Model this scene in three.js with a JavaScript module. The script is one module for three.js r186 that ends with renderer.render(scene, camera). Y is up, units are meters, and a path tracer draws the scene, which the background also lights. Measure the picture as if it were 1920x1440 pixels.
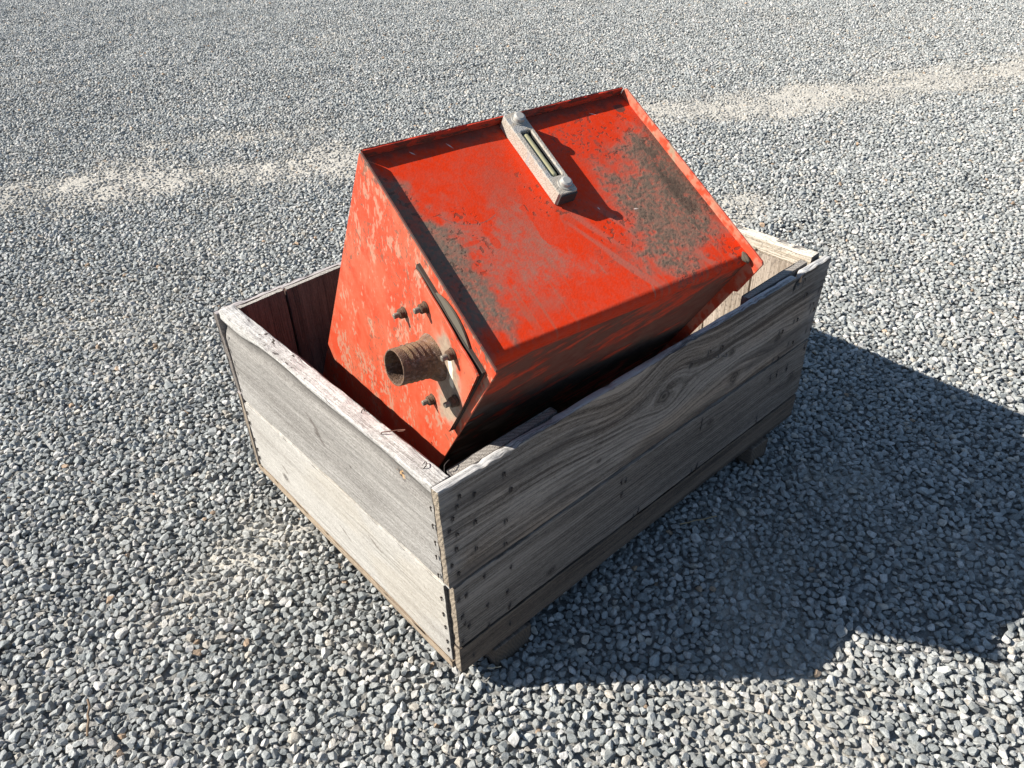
import * as THREE from 'three';
import { RoundedBoxGeometry } from 'three/addons/geometries/RoundedBoxGeometry.js';
import { mergeGeometries, mergeVertices } from 'three/addons/utils/BufferGeometryUtils.js';

// ---------------------------------------------------------------- camera, sky, sun, exposure
const scene = new THREE.Scene();
const camera = new THREE.PerspectiveCamera(51.79, 4 / 3, 0.05, 900);
{
  const m = new THREE.Matrix4().makeBasis(new THREE.Vector3(0.743787, -0.031394, 0.667679), new THREE.Vector3(0.411306, 0.808885, -0.420158), new THREE.Vector3(-0.526885, 0.587128, 0.614551));
  camera.quaternion.setFromRotationMatrix(m);
  camera.position.set(-0.52162, 1.45701, 0.80135);
}
const SUN = new THREE.Vector3(-0.545, 0.553, -0.470).normalize();
{ // clear sky: deep blue overhead, paler towards the horizon, a soft glow round the sun
  const w = 512, h = 256, d = new Float32Array(w * h * 4), v = new THREE.Vector3();
  for (let j = 0; j < h; j++) for (let i = 0; i < w; i++) {
    const lat = ((j + 0.5) / h - 0.5) * Math.PI, lon = ((i + 0.5) / w - 0.5) * 2 * Math.PI;
    v.set(Math.cos(lat) * Math.cos(lon), Math.sin(lat), Math.cos(lat) * Math.sin(lon));
    const up = Math.max(0, v.y), hz = Math.pow(1 - up, 3.2), c = Math.max(0, v.dot(SUN)), glow = 0.35 * Math.pow(c, 6) + 1.1 * Math.pow(c, 40), o = (j * w + i) * 4;
    const k = v.y < 0 ? 0.45 : 1;
    d[o] = k * (0.070 + 0.112 * hz + 0.20 * glow); d[o + 1] = k * (0.120 + 0.128 * hz + 0.19 * glow); d[o + 2] = k * (0.212 + 0.130 * hz + 0.165 * glow); d[o + 3] = 1;
  }
  const t = new THREE.DataTexture(d, w, h, THREE.RGBAFormat, THREE.FloatType); t.mapping = THREE.EquirectangularReflectionMapping; t.colorSpace = THREE.LinearSRGBColorSpace; t.magFilter = t.minFilter = THREE.LinearFilter; t.needsUpdate = true; t.name = 'sky';
  scene.background = t; scene.environment = t;
}
const sun = new THREE.DirectionalLight(new THREE.Color(1.0, 0.955, 0.89), 5.0);
sun.position.copy(SUN).multiplyScalar(20); sun.castShadow = true; sun.shadow.mapSize.set(4096, 4096);
Object.assign(sun.shadow.camera, { left: -8, right: 8, top: 8, bottom: -8, near: 1, far: 45 });
scene.add(sun, sun.target);
const renderer = new THREE.WebGLRenderer({ antialias: true });
renderer.toneMapping = THREE.LinearToneMapping;
renderer.toneMappingExposure = 2.05;
renderer.shadowMap.enabled = true;

// ---------------------------------------------------------------- helpers
function rng(seed) { let s = seed >>> 0; return () => { s = (s + 0x6d2b79f5) | 0; let t = Math.imul(s ^ (s >>> 15), 1 | s); t = (t + Math.imul(t ^ (t >>> 7), 61 | t)) ^ t; return ((t ^ (t >>> 14)) >>> 0) / 4294967296; }; }
const clamp = (x, a = 0, b = 1) => (x < a ? a : x > b ? b : x), mix = (a, b, t) => a + (b - a) * t;
const smooth = (a, b, x) => { const t = clamp((x - a) / (b - a)); return t * t * (3 - 2 * t); };
const mix3 = (a, b, t) => [a[0] + (b[0] - a[0]) * t, a[1] + (b[1] - a[1]) * t, a[2] + (b[2] - a[2]) * t];
function hash(x, y, s) { let h = Math.imul(x, 374761393) ^ Math.imul(y, 668265263) ^ Math.imul(s, 2147483647 - 61); h = Math.imul(h ^ (h >>> 13), 1274126177); h ^= h >>> 16; return (h >>> 0) / 4294967296; }
function noise(x, y, s = 0) {
  const xi = Math.floor(x), yi = Math.floor(y), fx = x - xi, fy = y - yi, u = fx * fx * (3 - 2 * fx), v = fy * fy * (3 - 2 * fy);
  const a = hash(xi, yi, s), b = hash(xi + 1, yi, s), c = hash(xi, yi + 1, s), d = hash(xi + 1, yi + 1, s);
  return a + (b - a) * u + (c - a) * v + (a - b - c + d) * u * v;
}
function fbm(x, y, s = 0, n = 4) { let a = 0, w = 0.5, t = 0; for (let i = 0; i < n; i++) { a += w * noise(x, y, s + i * 17); t += w; w *= 0.5; x = x * 2.03 + 11.3; y = y * 2.03 - 7.7; } return a / t; }
const enc = (c) => { c = clamp(c); return 255 * (c <= 0.0031308 ? 12.92 * c : 1.055 * Math.pow(c, 1 / 2.4) - 0.055); };
// fn(x, y) -> [r, g, b, height, roughness] in linear values
function textures(w, h, fn, { rough = false } = {}) {
  const col = new Uint8Array(w * h * 4), bmp = new Uint8Array(w * h * 4);
  for (let j = 0, o = 0; j < h; j++) for (let i = 0; i < w; i++, o += 4) {
    const p = fn((i + 0.5) / w, (j + 0.5) / h);
    col[o] = enc(p[0]); col[o + 1] = enc(p[1]); col[o + 2] = enc(p[2]); col[o + 3] = 255;
    bmp[o] = bmp[o + 2] = 255 * clamp(p[3] ?? 0.5); bmp[o + 1] = rough ? 255 * clamp(p[4] ?? 0.6) : bmp[o]; bmp[o + 3] = 255;
  }
  const make = (d, srgb) => { const t = new THREE.DataTexture(d, w, h); t.colorSpace = srgb ? THREE.SRGBColorSpace : THREE.NoColorSpace; t.magFilter = THREE.LinearFilter; t.minFilter = THREE.LinearMipmapLinearFilter; t.generateMipmaps = true; t.wrapS = t.wrapT = THREE.RepeatWrapping; t.needsUpdate = true; return t; };
  return { map: make(col, true), bump: make(bmp, false) };
}
function inPoly(x, y, p) { let c = false; for (let i = 0, j = p.length - 1; i < p.length; j = i++) if ((p[i][1] > y) !== (p[j][1] > y) && x < ((p[j][0] - p[i][0]) * (y - p[i][1])) / (p[j][1] - p[i][1]) + p[i][0]) c = !c; return c; }
function sdPoly(x, y, p) { let d = 1e9; for (let i = 0, j = p.length - 1; i < p.length; j = i++) { const ex = p[j][0] - p[i][0], ey = p[j][1] - p[i][1], wx = x - p[i][0], wy = y - p[i][1], t = clamp((wx * ex + wy * ey) / (ex * ex + ey * ey)), q = Math.hypot(wx - ex * t, wy - ey * t); if (q < d) d = q; } return inPoly(x, y, p) ? d : -d; }
const used = {};
function numbered(name) { const n = (used[name] = (used[name] ?? -1) + 1); return n ? name + '_' + String(n).padStart(3, '0') : name; }
function part(name, geometry, material, parent, label) { const m = new THREE.Mesh(geometry, material); m.name = name; m.castShadow = m.receiveShadow = true; parent.add(m); if (label) m.userData.label = label; return m; }
function thing(name, label, category) { const g = new THREE.Group(); g.name = numbered(name); g.userData = { label, category }; scene.add(g); return g; }
const V = (x, y, z) => new THREE.Vector3(x, y, z);

// ---------------------------------------------------------------- ground
const LIFT = 0.055;                                               // the crate floor stands this far off the gravel on its runners
const sandBands = [   // polyline, half width, strength: pale dust along old wheel tracks and in bare spots
  [[[-0.9, -4.1], [0.02, -3.58], [0.6, -3.40], [1.1, -3.02], [1.65, -2.80]], 0.25, 0.95],
  [[[1.1, -3.02], [1.65, -2.80], [2.4, -2.45], [3.16, -2.1], [3.97, -1.67], [4.86, -1.29], [5.5, -0.98], [7.0, 0]], 0.24, 1.0],
  [[[0.9, -3.85], [1.25, -3.65], [1.6, -3.35]], 0.10, 0.62],
  [[[2.50, -1.03], [2.30, -0.96], [2.12, -0.98]], 0.10, 0.95],
  [[[-0.40, -0.62], [-0.30, -0.61], [-0.2, -0.67]], 0.07, 0.45],
  [[[-0.06, -0.70], [0.0, -0.60]], 0.05, 0.5],
  [[[-0.30, -1.0], [-0.42, -0.85]], 0.08, 0.35],
  [[[0.35, 0.5], [0.7, 0.2], [1.1, 0.25]], 0.16, 0.35],
  [[[-0.2, -2.1], [0.3, -1.7]], 0.12, 0.22],
];
function bandDist(x, z, line) { let d = 1e9; for (let i = 0; i + 1 < line.length; i++) { const [ax, az] = line[i], ex = line[i + 1][0] - ax, ez = line[i + 1][1] - az, t = clamp(((x - ax) * ex + (z - az) * ez) / (ex * ex + ez * ez)), q = Math.hypot(x - ax - ex * t, z - az - ez * t); if (q < d) d = q; } return d; }
function sandAt(x, z) {
  let s = 0;
  for (const [line, hw, k] of sandBands) { const d = bandDist(x, z, line); if (d < hw * 3) s = Math.max(s, k * (1 - smooth(hw * 0.2, hw * 1.7, d + (fbm(x * 5, z * 5, 3, 3) - 0.5) * hw * 1.8))); }
  s *= 0.35 + 1.15 * fbm(x * 7 + 3, z * 7, 5, 4);
  return clamp(s + 0.26 * smooth(0.55, 0.78, fbm(x * 1.7, z * 1.7, 9, 4)));
}
function swell(x, z) { // gentle waves of the loose layer, and a small ridge behind the crate
  let h = (fbm(x * 0.9, z * 0.9, 21, 3) - 0.5) * 0.035 + (fbm(x * 3.3, z * 3.3, 22, 3) - 0.5) * 0.024;
  h *= smooth(0.0, 0.7, Math.max(Math.abs(x - 0.6) - 0.6, Math.abs(z + 0.43) - 0.43));
  return h + 0.025 * (1 - smooth(0.02, 0.10, bandDist(x, z, [[2.02, -0.86], [2.28, -0.83], [2.46, -0.78]])));
}
function axis(lo, hi, fine, far) { const a = []; for (let v = lo; v <= hi + 1e-6; v += fine) a.push(v); let s = fine, v = hi; while (v < far) { s *= 1.35; v += s; a.push(v); } s = fine; v = lo; while (v > -far) { s *= 1.35; v -= s; a.unshift(v); } return a; }
{
  const xs = axis(-2.4, 9, 0.03, 300), zs = axis(-11, 2.2, 0.03, 300), pos = [], col = [], uv = [], idx = [], W = xs.length;
  for (const z of zs) for (const x of xs) {
    const near = x > -2.5 && x < 9.1 && z > -11.1 && z < 2.3, s = near ? sandAt(x, z) : 0.1;
    pos.push(x, (near ? swell(x, z) : 0) - 0.0145 + s * 0.0082 + (noise(x * 50, z * 50, 6) - 0.5) * 0.009, z);
    const g = 0.8 + 0.4 * fbm(x * 14, z * 14, 8, 3), k = smooth(0.12, 0.5, s);
    col.push(mix(0.23, 0.49, k) * g, mix(0.225, 0.455, k) * g, mix(0.21, 0.39, k) * g);
    uv.push(x, z);
  }
  for (let j = 0; j + 1 < zs.length; j++) for (let i = 0; i + 1 < W; i++) { const a = j * W + i; idx.push(a, a + W, a + 1, a + 1, a + W, a + W + 1); }
  const g = new THREE.BufferGeometry();
  g.setAttribute('position', new THREE.Float32BufferAttribute(pos, 3)); g.setAttribute('color', new THREE.Float32BufferAttribute(col, 3)); g.setAttribute('uv', new THREE.Float32BufferAttribute(uv, 2)); g.setIndex(idx); g.computeVertexNormals();
  const T = 512, grit = textures(T, T, (u, v) => { // 0.5 m of fine grit, tiling
    const n = (k, s) => { const x = u * k, y = v * k, xi = Math.floor(x), yi = Math.floor(y); let best = 9, id = 0; for (let a = -1; a < 2; a++) for (let b = -1; b < 2; b++) { const cx = ((xi + a) % k + k) % k, cy = ((yi + b) % k + k) % k, dx = xi + a + hash(cx, cy, s) - x, dy = yi + b + hash(cx, cy, s + 1) - y, q = dx * dx + dy * dy; if (q < best) { best = q; id = hash(cx, cy, s + 2); } } return [Math.sqrt(best), id]; };
    const [d1, i1] = n(60, 1), [d2, i2] = n(140, 5), b = 0.72 + 0.28 * i1 * 0.6 + 0.2 * (i2 - 0.5), hgt = 0.75 - d1 * 0.6 + 0.2 * (0.6 - d2);
    return [b, b, b, hgt];
  });
  for (const t of [grit.map, grit.bump]) t.repeat.set(2, 2);
  const m = new THREE.MeshStandardMaterial({ vertexColors: true, map: grit.map, bumpMap: grit.bump, bumpScale: 0.004, roughness: 1 });
  const o = new THREE.Mesh(g, m); o.name = 'ground'; o.userData.kind = 'structure'; o.receiveShadow = o.castShadow = true; scene.add(o);
}

// ---------------------------------------------------------------- gravel: crushed stone, every stone real
{
  const VAR = 14, geos = [], r0 = rng(77);
  for (let k = 0; k < VAR; k++) {
    let g = new THREE.IcosahedronGeometry(1, 6); g.deleteAttribute('uv'); g.deleteAttribute('normal'); g = mergeVertices(g, 1e-4);
    const p = g.attributes.position, planes = [], v = V();
    for (let i = 0; i < 10 + Math.floor(r0() * 5); i++) { const d = V(r0() * 2 - 1, (r0() * 2 - 1) * 0.9, r0() * 2 - 1).normalize(); planes.push([d, 0.46 + 0.30 * r0()]); }
    for (let i = 0; i < p.count; i++) {
      v.fromBufferAttribute(p, i);
      for (let it = 0; it < 3; it++) for (const [d, c] of planes) { const q = v.dot(d) - c; if (q > 0) v.addScaledVector(d, -q * 0.985); }
      const n = 1 + 0.07 * (noise(v.x * 4 + k * 9, v.y * 4 + v.z * 3, 31) - 0.5);
      v.multiplyScalar(n); p.setXYZ(i, v.x, v.y, v.z);
    }
    g.computeBoundingBox(); const b = g.boundingBox, sz = b.getSize(V());
    g.translate(-(b.min.x + b.max.x) / 2, -(b.min.y + b.max.y) / 2, -(b.min.z + b.max.z) / 2);
    g.scale((2 / sz.x) * (0.98 + 0.22 * r0()), (2 / sz.y) * (0.52 + 0.28 * r0()), (2 / sz.z) * (0.72 + 0.2 * r0()));
    const uv = []; for (let i = 0; i < p.count; i++) uv.push(p.getX(i) * 0.28 + p.getY(i) * 0.2 + k * 0.37, p.getZ(i) * 0.28 - p.getY(i) * 0.2 + k * 0.61);
    g.setAttribute('uv', new THREE.Float32BufferAttribute(uv, 2)); g.computeVertexNormals(); geos.push(g);
  }
  const tex = textures(256, 256, (u, v) => {
    const per = (k, s, n) => { let a = 0, w = 0.5, t = 0; for (let i = 0; i < n; i++, k *= 2, w *= 0.6) { const x = u * k, y = v * k, xi = Math.floor(x), yi = Math.floor(y), fx = smooth(0, 1, x - xi), fy = smooth(0, 1, y - yi), H = (q, r) => hash(((q % k) + k) % k, ((r % k) + k) % k, s + i); a += w * mix(mix(H(xi, yi), H(xi + 1, yi), fx), mix(H(xi, yi + 1), H(xi + 1, yi + 1), fx), fy); t += w; } return a / t; };
    const f = per(8, 1, 4), s = per(64, 9, 2), vein = 1 - smooth(0.0, 0.035, Math.abs(per(4, 20, 3) - 0.5));
    const b = 0.72 + 0.45 * (f - 0.5) + 0.4 * (s - 0.5) + 0.22 * vein;
    return [b * 1.02, b, b * 0.985, 0.5 + 0.5 * (f - 0.5) + 0.6 * (s - 0.5)];
  });
  const mat = new THREE.MeshStandardMaterial({ map: tex.map, bumpMap: tex.bump, bumpScale: 0.0022, roughness: 0.9 });
  // which ground to cover: all the frame sees, with a wide margin for a step to the side
  const proj = camera.clone(); proj.updateMatrixWorld(); proj.updateProjectionMatrix();
  const vp = new THREE.Matrix4().multiplyMatrices(proj.projectionMatrix, proj.matrixWorld.clone().invert()), q = V();
  const seen = (x, z) => { q.set(x, 0, z).applyMatrix4(vp); return Math.abs(q.x) < 1.3 && q.y > -1.35 && q.y < 1.16; };
  const R = rng(2024), cell = 0.04, grid = new Map(), list = [];
  const X0 = -2.4, X1 = 11, Z0 = -12, Z1 = 2;
  const NX = Math.ceil((X1 - X0) / cell);
  const far = (x, z) => Math.hypot(x + 0.52, z - 0.8);
  function fits(x, z, r, pack) {
    const ci = Math.floor((x - X0) / cell), cj = Math.floor((z - Z0) / cell);
    for (let a = -1; a < 2; a++) for (let b = -1; b < 2; b++) { const c = grid.get((cj + b) * NX + ci + a); if (c) for (const s of c) { const dx = s[0] - x, dz = s[1] - z, m = pack * (s[2] + r); if (dx * dx + dz * dz < m * m) return false; } }
    return true;
  }
  const cols = [];
  for (let z = Z0; z < Z1; z += 0.2) for (let x = X0; x < X1; x += 0.2) if (seen(x + 0.1, z + 0.1)) cols.push([x, z]);
  for (const [r1, r2, tries, pack] of [[0.0110, 0.0142, 5, 0.84], [0.0082, 0.0106, 210, 0.82], [0.0058, 0.0082, 300, 0.82], [0.0030, 0.0054, 240, 0.86]])
    for (const [cx, cz] of cols) {
      const d = far(cx, cz), n = tries * (d > 5.5 ? (r2 < 0.008 ? 0.1 : 0.6) : d > 3.2 && r2 < 0.008 ? 0.35 : 1);
      for (let i = 0; i < n; i++) {
        const x = cx + R() * 0.2, z = cz + R() * 0.2, r = r1 + (r2 - r1) * R() * R(), s = R();
        if (s < 0.38 * sandAt(x, z) && r > 0.0056) continue;
        if (!fits(x, z, r, pack)) continue;
        const key = Math.floor((z - Z0) / cell) * NX + Math.floor((x - X0) / cell); let c = grid.get(key); if (!c) grid.set(key, (c = []));
        c.push([x, z, r]); list.push([x, z, r, 0]);
      }
    }
  for (const [cx, cz] of cols) { // the layer beneath, seen through the gaps
    const n = far(cx, cz) > 5.5 ? 30 : 90;
    for (let i = 0; i < n; i++) list.push([cx + R() * 0.2, cz + R() * 0.2, 0.0058 + 0.005 * R(), 1]);
  }
  const inCrateRunner = (x, z) => z < -0.0 && z > -0.86 && ((x > 0.08 && x < 0.195) || (x > 0.995 && x < 1.08));
  const buckets = Array.from({ length: VAR }, () => []);
  for (const s of list) if (!inCrateRunner(s[0], s[1])) buckets[Math.floor(R() * VAR)].push(s);
  const gravel = new THREE.Group(); gravel.name = 'gravel'; gravel.userData = { kind: 'stuff', label: 'loose blue grey crushed stone gravel covering the whole yard', category: 'gravel' }; scene.add(gravel);
  const M = new THREE.Matrix4(), Q = new THREE.Quaternion(), E = new THREE.Euler(), C = new THREE.Color(), DUSTC = new THREE.Color().setRGB(0.52, 0.485, 0.42);
  buckets.forEach((b, k) => {
    const im = new THREE.InstancedMesh(geos[k], mat, b.length); im.name = 'stone_layer' + (k ? '_' + String(k).padStart(3, '0') : ''); im.castShadow = im.receiveShadow = true; im.userData.kind = 'stuff';
    b.forEach(([x, z, r, low], i) => {
      const sd = sandAt(x, z), tilt = low ? 0.9 : 0.5;
      E.set((R() - 0.5) * 2 * tilt, R() * 6.283, (R() - 0.5) * 2 * tilt, 'YXZ'); Q.setFromEuler(E);
      const y = swell(x, z) + (low ? -0.011 - 0.004 * R() : -0.004 + (R() - 0.5) * 0.006 + (r - 0.008) * 0.3) - sd * 0.004;
      const k2 = r * 1.1; M.compose(V(x, y, z), Q, V(k2, k2 * (0.8 + 0.4 * R()), k2)); im.setMatrixAt(i, M);
      const t = R(), v = 0.82 + 0.36 * R();
      if (t < 0.004) C.setRGB(0.52 * v, 0.38 * v, 0.26 * v); else if (t < 0.06) C.setRGB(0.62 * v, 0.58 * v, 0.50 * v); else if (t < 0.22) C.setRGB(0.63 * v, 0.62 * v, 0.585 * v); else if (t < 0.38) C.setRGB(0.305 * v, 0.328 * v, 0.322 * v); else C.setRGB(0.455 * v, 0.474 * v, 0.457 * v);
      if (sd > 0.1) C.lerp(DUSTC, clamp(sd * 0.55));
      im.setColorAt(i, C);
    });
    gravel.add(im);
  });
  console.log('stones', list.length);
}

// ---------------------------------------------------------------- weathered boards
// A board from four corners of its outer face (bottom start, bottom end, top start, top end) and its thickness; edges are rounded and worn.
function boardGeometry(c00, c10, c01, c11, inward, { seed = 1, wear = 0.0035, nu = 60, nv = 10, ripple = 0.0007, press, bow } = {}) {
  const L = c00.distanceTo(c10), H = c00.distanceTo(c01), T = inward.length(), r = Math.min(wear, T * 0.3), nIn = inward.clone().normalize();
  const cuts = (len, n) => { const a = [0, r * 0.35, r]; for (let i = 1; i < n; i++) a.push(r + ((len - 2 * r) * i) / n); a.push(len - r, len - r * 0.35, len); return a.map((x) => x / len); };
  const us = cuts(L, nu), vs = cuts(H, nv), ts = cuts(T, 2), A = V(), B = V(), P = V();
  const eu = c10.clone().sub(c00).normalize(), ev = c01.clone().sub(c00).normalize();
  function at(s, t, w) {
    A.lerpVectors(c00, c10, s); B.lerpVectors(c01, c11, s); P.lerpVectors(A, B, t).addScaledVector(inward, w);
    let u = s * L, v = t * H, q = w * T;
    const rr = r * (0.6 + 0.8 * noise(u * 30 + v * 11, q * 60 + v * 30, seed + 5));
    const du = u < rr ? u - rr : u > L - rr ? u - L + rr : 0, dv = v < rr ? v - rr : v > H - rr ? v - H + rr : 0, dq = q < rr ? q - rr : q > T - rr ? q - T + rr : 0, l = Math.hypot(du, dv, dq);
    if (l > 1e-6) { const k = (rr - l) / l; const m = Math.min(0, k); P.addScaledVector(eu, du * m).addScaledVector(ev, dv * m).addScaledVector(nIn, dq * m); }
    const side = w < 0.5 ? -1 : 1, f = (fbm(u * 6, v * 170, seed, 2) - 0.5) * ripple * 2 + (fbm(u * 3.5, v * 9, seed + 3, 2) - 0.5) * 0.0025;
    P.addScaledVector(nIn, -f * side * (w < 0.001 || w > 0.999 ? 1 : Math.abs(w - 0.5) * 2));
    const edgeTop = smooth(0.985, 1, t), edgeBot = smooth(0.015, 0, t);
    P.addScaledVector(ev, -edgeTop * (0.0022 * fbm(u * 34, q * 40, seed + 8, 3) + 0.004 * smooth(0.62, 0.85, noise(u * 60, q * 30, seed + 9))) + edgeBot * 0.002 * noise(u * 14, q * 30, seed + 10));
    P.addScaledVector(eu, (s < 0.001 ? 1 : s > 0.999 ? -1 : 0) * 0.005 * fbm(v * 45, q * 60, seed + 12, 3));
    if (press) { const d = press(u, v, q); if (d) { P.addScaledVector(nIn, d[0]); P.addScaledVector(ev, d[1] || 0); } }
    if (bow) P.addScaledVector(nIn, bow * 4 * s * (1 - s));
    return [P.x, P.y, P.z];
  }
  const pos = [], uv = [], idx = [], groups = [];
  function face(as, bs, f, flip, mat) {
    const base = pos.length / 3, start = idx.length, n = bs.length;
    for (const a of as) for (const b of bs) { const [p, t] = f(a, b); pos.push(...p); uv.push(...t); }
    for (let i = 0; i + 1 < as.length; i++) for (let j = 0; j + 1 < n; j++) { const k = base + i * n + j; flip ? idx.push(k, k + 1, k + n, k + n, k + 1, k + n + 1) : idx.push(k, k + n, k + 1, k + 1, k + n, k + n + 1); }
    groups.push([start, idx.length - start, mat]);
  }
  const HT = H + T;
  face(us, vs, (s, t) => [at(s, t, 0), [s, (t * H) / HT]], false, 0);
  face(us, vs, (s, t) => [at(s, t, 1), [1 - s, (t * H) / HT]], true, 0);
  face(us, ts, (s, w) => [at(s, 1, w), [s, (H + w * T) / HT]], false, 0);
  face(us, ts, (s, w) => [at(s, 0, w), [s, 1 - (w * T) / HT]], true, 0);
  face(vs, ts, (t, w) => [at(0, t, w), [w * T * 10, t * H * 10]], true, 1);
  face(vs, ts, (t, w) => [at(1, t, w), [w * T * 10, t * H * 10]], false, 1);
  const g = new THREE.BufferGeometry(); g.setAttribute('position', new THREE.Float32BufferAttribute(pos, 3)); g.setAttribute('uv', new THREE.Float32BufferAttribute(uv, 2)); g.setIndex(idx);
  // is the winding outward?  test the first face against the inward direction
  { const a = V().fromArray(pos, 0), b = V().fromArray(pos, idx[1] * 3), c = V().fromArray(pos, idx[2] * 3); if (b.sub(a).cross(c.sub(a)).dot(inward) > 0) for (let i = 0; i < idx.length; i += 3) { const t = idx[i + 1]; idx[i + 1] = idx[i + 2]; idx[i + 2] = t; } g.setIndex(idx); }
  for (const [s, c, m] of groups) g.addGroup(s, c, m);
  g.computeVertexNormals();
  { // one normal where faces meet, so that worn edges shade round
    const n = g.attributes.normal, map = new Map();
    for (let i = 0; i < n.count; i++) { const k = Math.round(pos[i * 3] * 2e5) + '_' + Math.round(pos[i * 3 + 1] * 2e5) + '_' + Math.round(pos[i * 3 + 2] * 2e5); let e = map.get(k); if (!e) map.set(k, (e = [V(), []])); e[0].add(V().fromBufferAttribute(n, i)); e[1].push(i); }
    for (const [s, ids] of map.values()) { s.normalize(); for (const i of ids) n.setXYZ(i, s.x, s.y, s.z); }
  }
  return g;
}
const LIGHT = [0.43, 0.405, 0.365], DARK = [0.13, 0.112, 0.095];
function woodMaterial(L, H, { seed = 1, light = LIGHT, dark = DARK, knots = [], contrast = 1, nails = [], tint, fine = 1, px = 1024, checks = 1, rough = 0.9, speck = 0, rings = 0, ringScale = 70, grit = 0.5, swirl } = {}) {
  const w = px, h = Math.max(64, Math.pow(2, Math.round(Math.log2((px * H) / L * 1.5))));
  const t = textures(w, h, (uu, vv) => {
    const u = uu * L, v = vv * H;
    let g = v + 0.018 * (fbm(u * 1.6, v * 5, seed, 3) - 0.5) + 0.006 * (fbm(u * 6, v * 22, seed + 2, 2) - 0.5), kd = 0, ring = 0;
    for (const [ku, kv, kr] of knots) {
      const du = (u - ku) / (kr * 4.2), dv = v - kv, e = Math.exp(-(du * du) - (dv / (kr * 2.2)) ** 2), wob = 1 + 0.75 * (fbm(u * 55, v * 70, seed + 40, 3) - 0.5);
      g -= dv * e * 0.82;
      const d = Math.hypot((u - ku) / 1.25, dv) * wob / kr; if (d < 1.9) { kd = Math.max(kd, (1 - smooth(0.35, 1.15, d)) * (0.75 + 0.25 * Math.sin(d * 14))); ring += (1 - smooth(0.8, 1.9, d)) * 0.5 * (0.5 + 0.5 * Math.sin(d * 16)) + 0.5 * Math.exp(-(((d - 0.95) / 0.16) ** 2)); }
    }
    if (swirl) g += swirl(u, v);
    const broad = fbm(u * 1.1, g * 38, seed + 7, 3), band = fbm(u * 2.2, g * 120, seed + 11, 3), fib = fbm(u * 9, g * 560, seed + 13, 3), hair = noise(u * 26, v * 1100, seed + 17);
    let k = 0.5 + contrast * ((broad - 0.5) * 0.9 + (band - 0.5) * 0.75) + fine * ((fib - 0.5) * 0.75 + (hair - 0.5) * 0.22);
    k += 0.35 * (fbm(u * 4, v * 7, seed + 23, 3) - 0.5);
    if (rings) { const ph = g * ringScale + 1.6 * fbm(u * 1.3, g * 20, seed + 33, 2), fr = ph - Math.floor(ph), ln = smooth(0.35, 0.88, fr) * (1 - smooth(0.93, 1, fr)); k -= rings * (ln - 0.3) * (0.6 + 0.8 * fbm(u * 3, g * 60, seed + 34, 2)); }
    k += grit * (0.5 * (noise(u * 620, v * 760, seed + 35) - 0.5) + 0.4 * (noise(u * 260, v * 420, seed + 36) - 0.5));
    let hgt = 0.5 + 0.5 * (fib - 0.5) + 0.45 * (band - 0.5) + 0.18 * (hair - 0.5);
    const sp = noise(u * 70, v * 1500, seed + 18), sp2 = noise(u * 300, v * 900, seed + 19); k += fine * ((sp - 0.5) * 0.5 + (sp2 - 0.5) * 0.3); hgt += 0.3 * (sp - 0.5);
    const ck = smooth(0.80, 0.86, fbm(u * 3.2 + 5, g * 330, seed + 29, 2)) * smooth(0.5, 0.62, fbm(u * 2.6, v * 14, seed + 31, 2)) * checks;
    let c = mix3(dark, light, clamp(k));
    if (tint) c = tint(c, u, v, k, g);
    c = mix3(c, [0.045, 0.036, 0.03], ck * 0.85); hgt -= ck * 0.5;
    c = mix3(c, mix3([0.016, 0.012, 0.010], [0.062, 0.044, 0.031], noise(u * 90, v * 90, seed)), kd * 0.92);
    c = [c[0] * (1 - ring * 0.3), c[1] * (1 - ring * 0.32), c[2] * (1 - ring * 0.34)];
    if (speck) { const s = smooth(0.74, 0.8, noise(u * 240, v * 240, seed + 50)) * speck; c = mix3(c, [0.05, 0.04, 0.035], s); }
    for (const [nu_, nv_] of nails) { const dx = u - nu_ + 0.0016 * (noise(v * 300, nu_ * 99, seed) - 0.5), dy = v - nv_; if (Math.abs(dx) < 0.012 && dy > -0.022 && dy < 0.02) { const a = Math.exp(-((dx / 0.0022) ** 2)) * (dy < 0 ? Math.exp(-((dy / 0.009) ** 2)) : Math.exp(-((dy / 0.005) ** 2))); c = mix3(c, [0.022, 0.02, 0.02], clamp(a * 1.25)); const a2 = Math.exp(-((dx / 0.006) ** 2) - (dy / 0.010) ** 2); c = mix3(c, [0.07, 0.055, 0.045], a2 * 0.4); } }
    return [c[0], c[1], c[2], hgt];
  });
  return new THREE.MeshStandardMaterial({ map: t.map, bumpMap: t.bump, bumpScale: 0.0022, roughness: rough });
}
function endGrain(seed, light, dark) {
  const t = textures(256, 256, (u, v) => { const ring = 0.5 + 0.5 * Math.sin((Math.hypot(u * 3 + 1.4, v * 1.3 + 2.2) + 0.15 * fbm(u * 4, v * 4, seed, 3)) * 38), p = noise(u * 110, v * 110, seed + 2), k = 0.3 * ring + 0.7 * p; const c = mix3(dark, light, k); return [c[0], c[1], c[2], 0.3 * ring + 0.7 * p]; });
  return new THREE.MeshStandardMaterial({ map: t.map, bumpMap: t.bump, bumpScale: 0.002, roughness: 0.95 });
}
const endMat = endGrain(3, [0.40, 0.335, 0.25], [0.12, 0.09, 0.062]), endDark = endGrain(5, [0.24, 0.21, 0.18], [0.07, 0.058, 0.05]);
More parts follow.
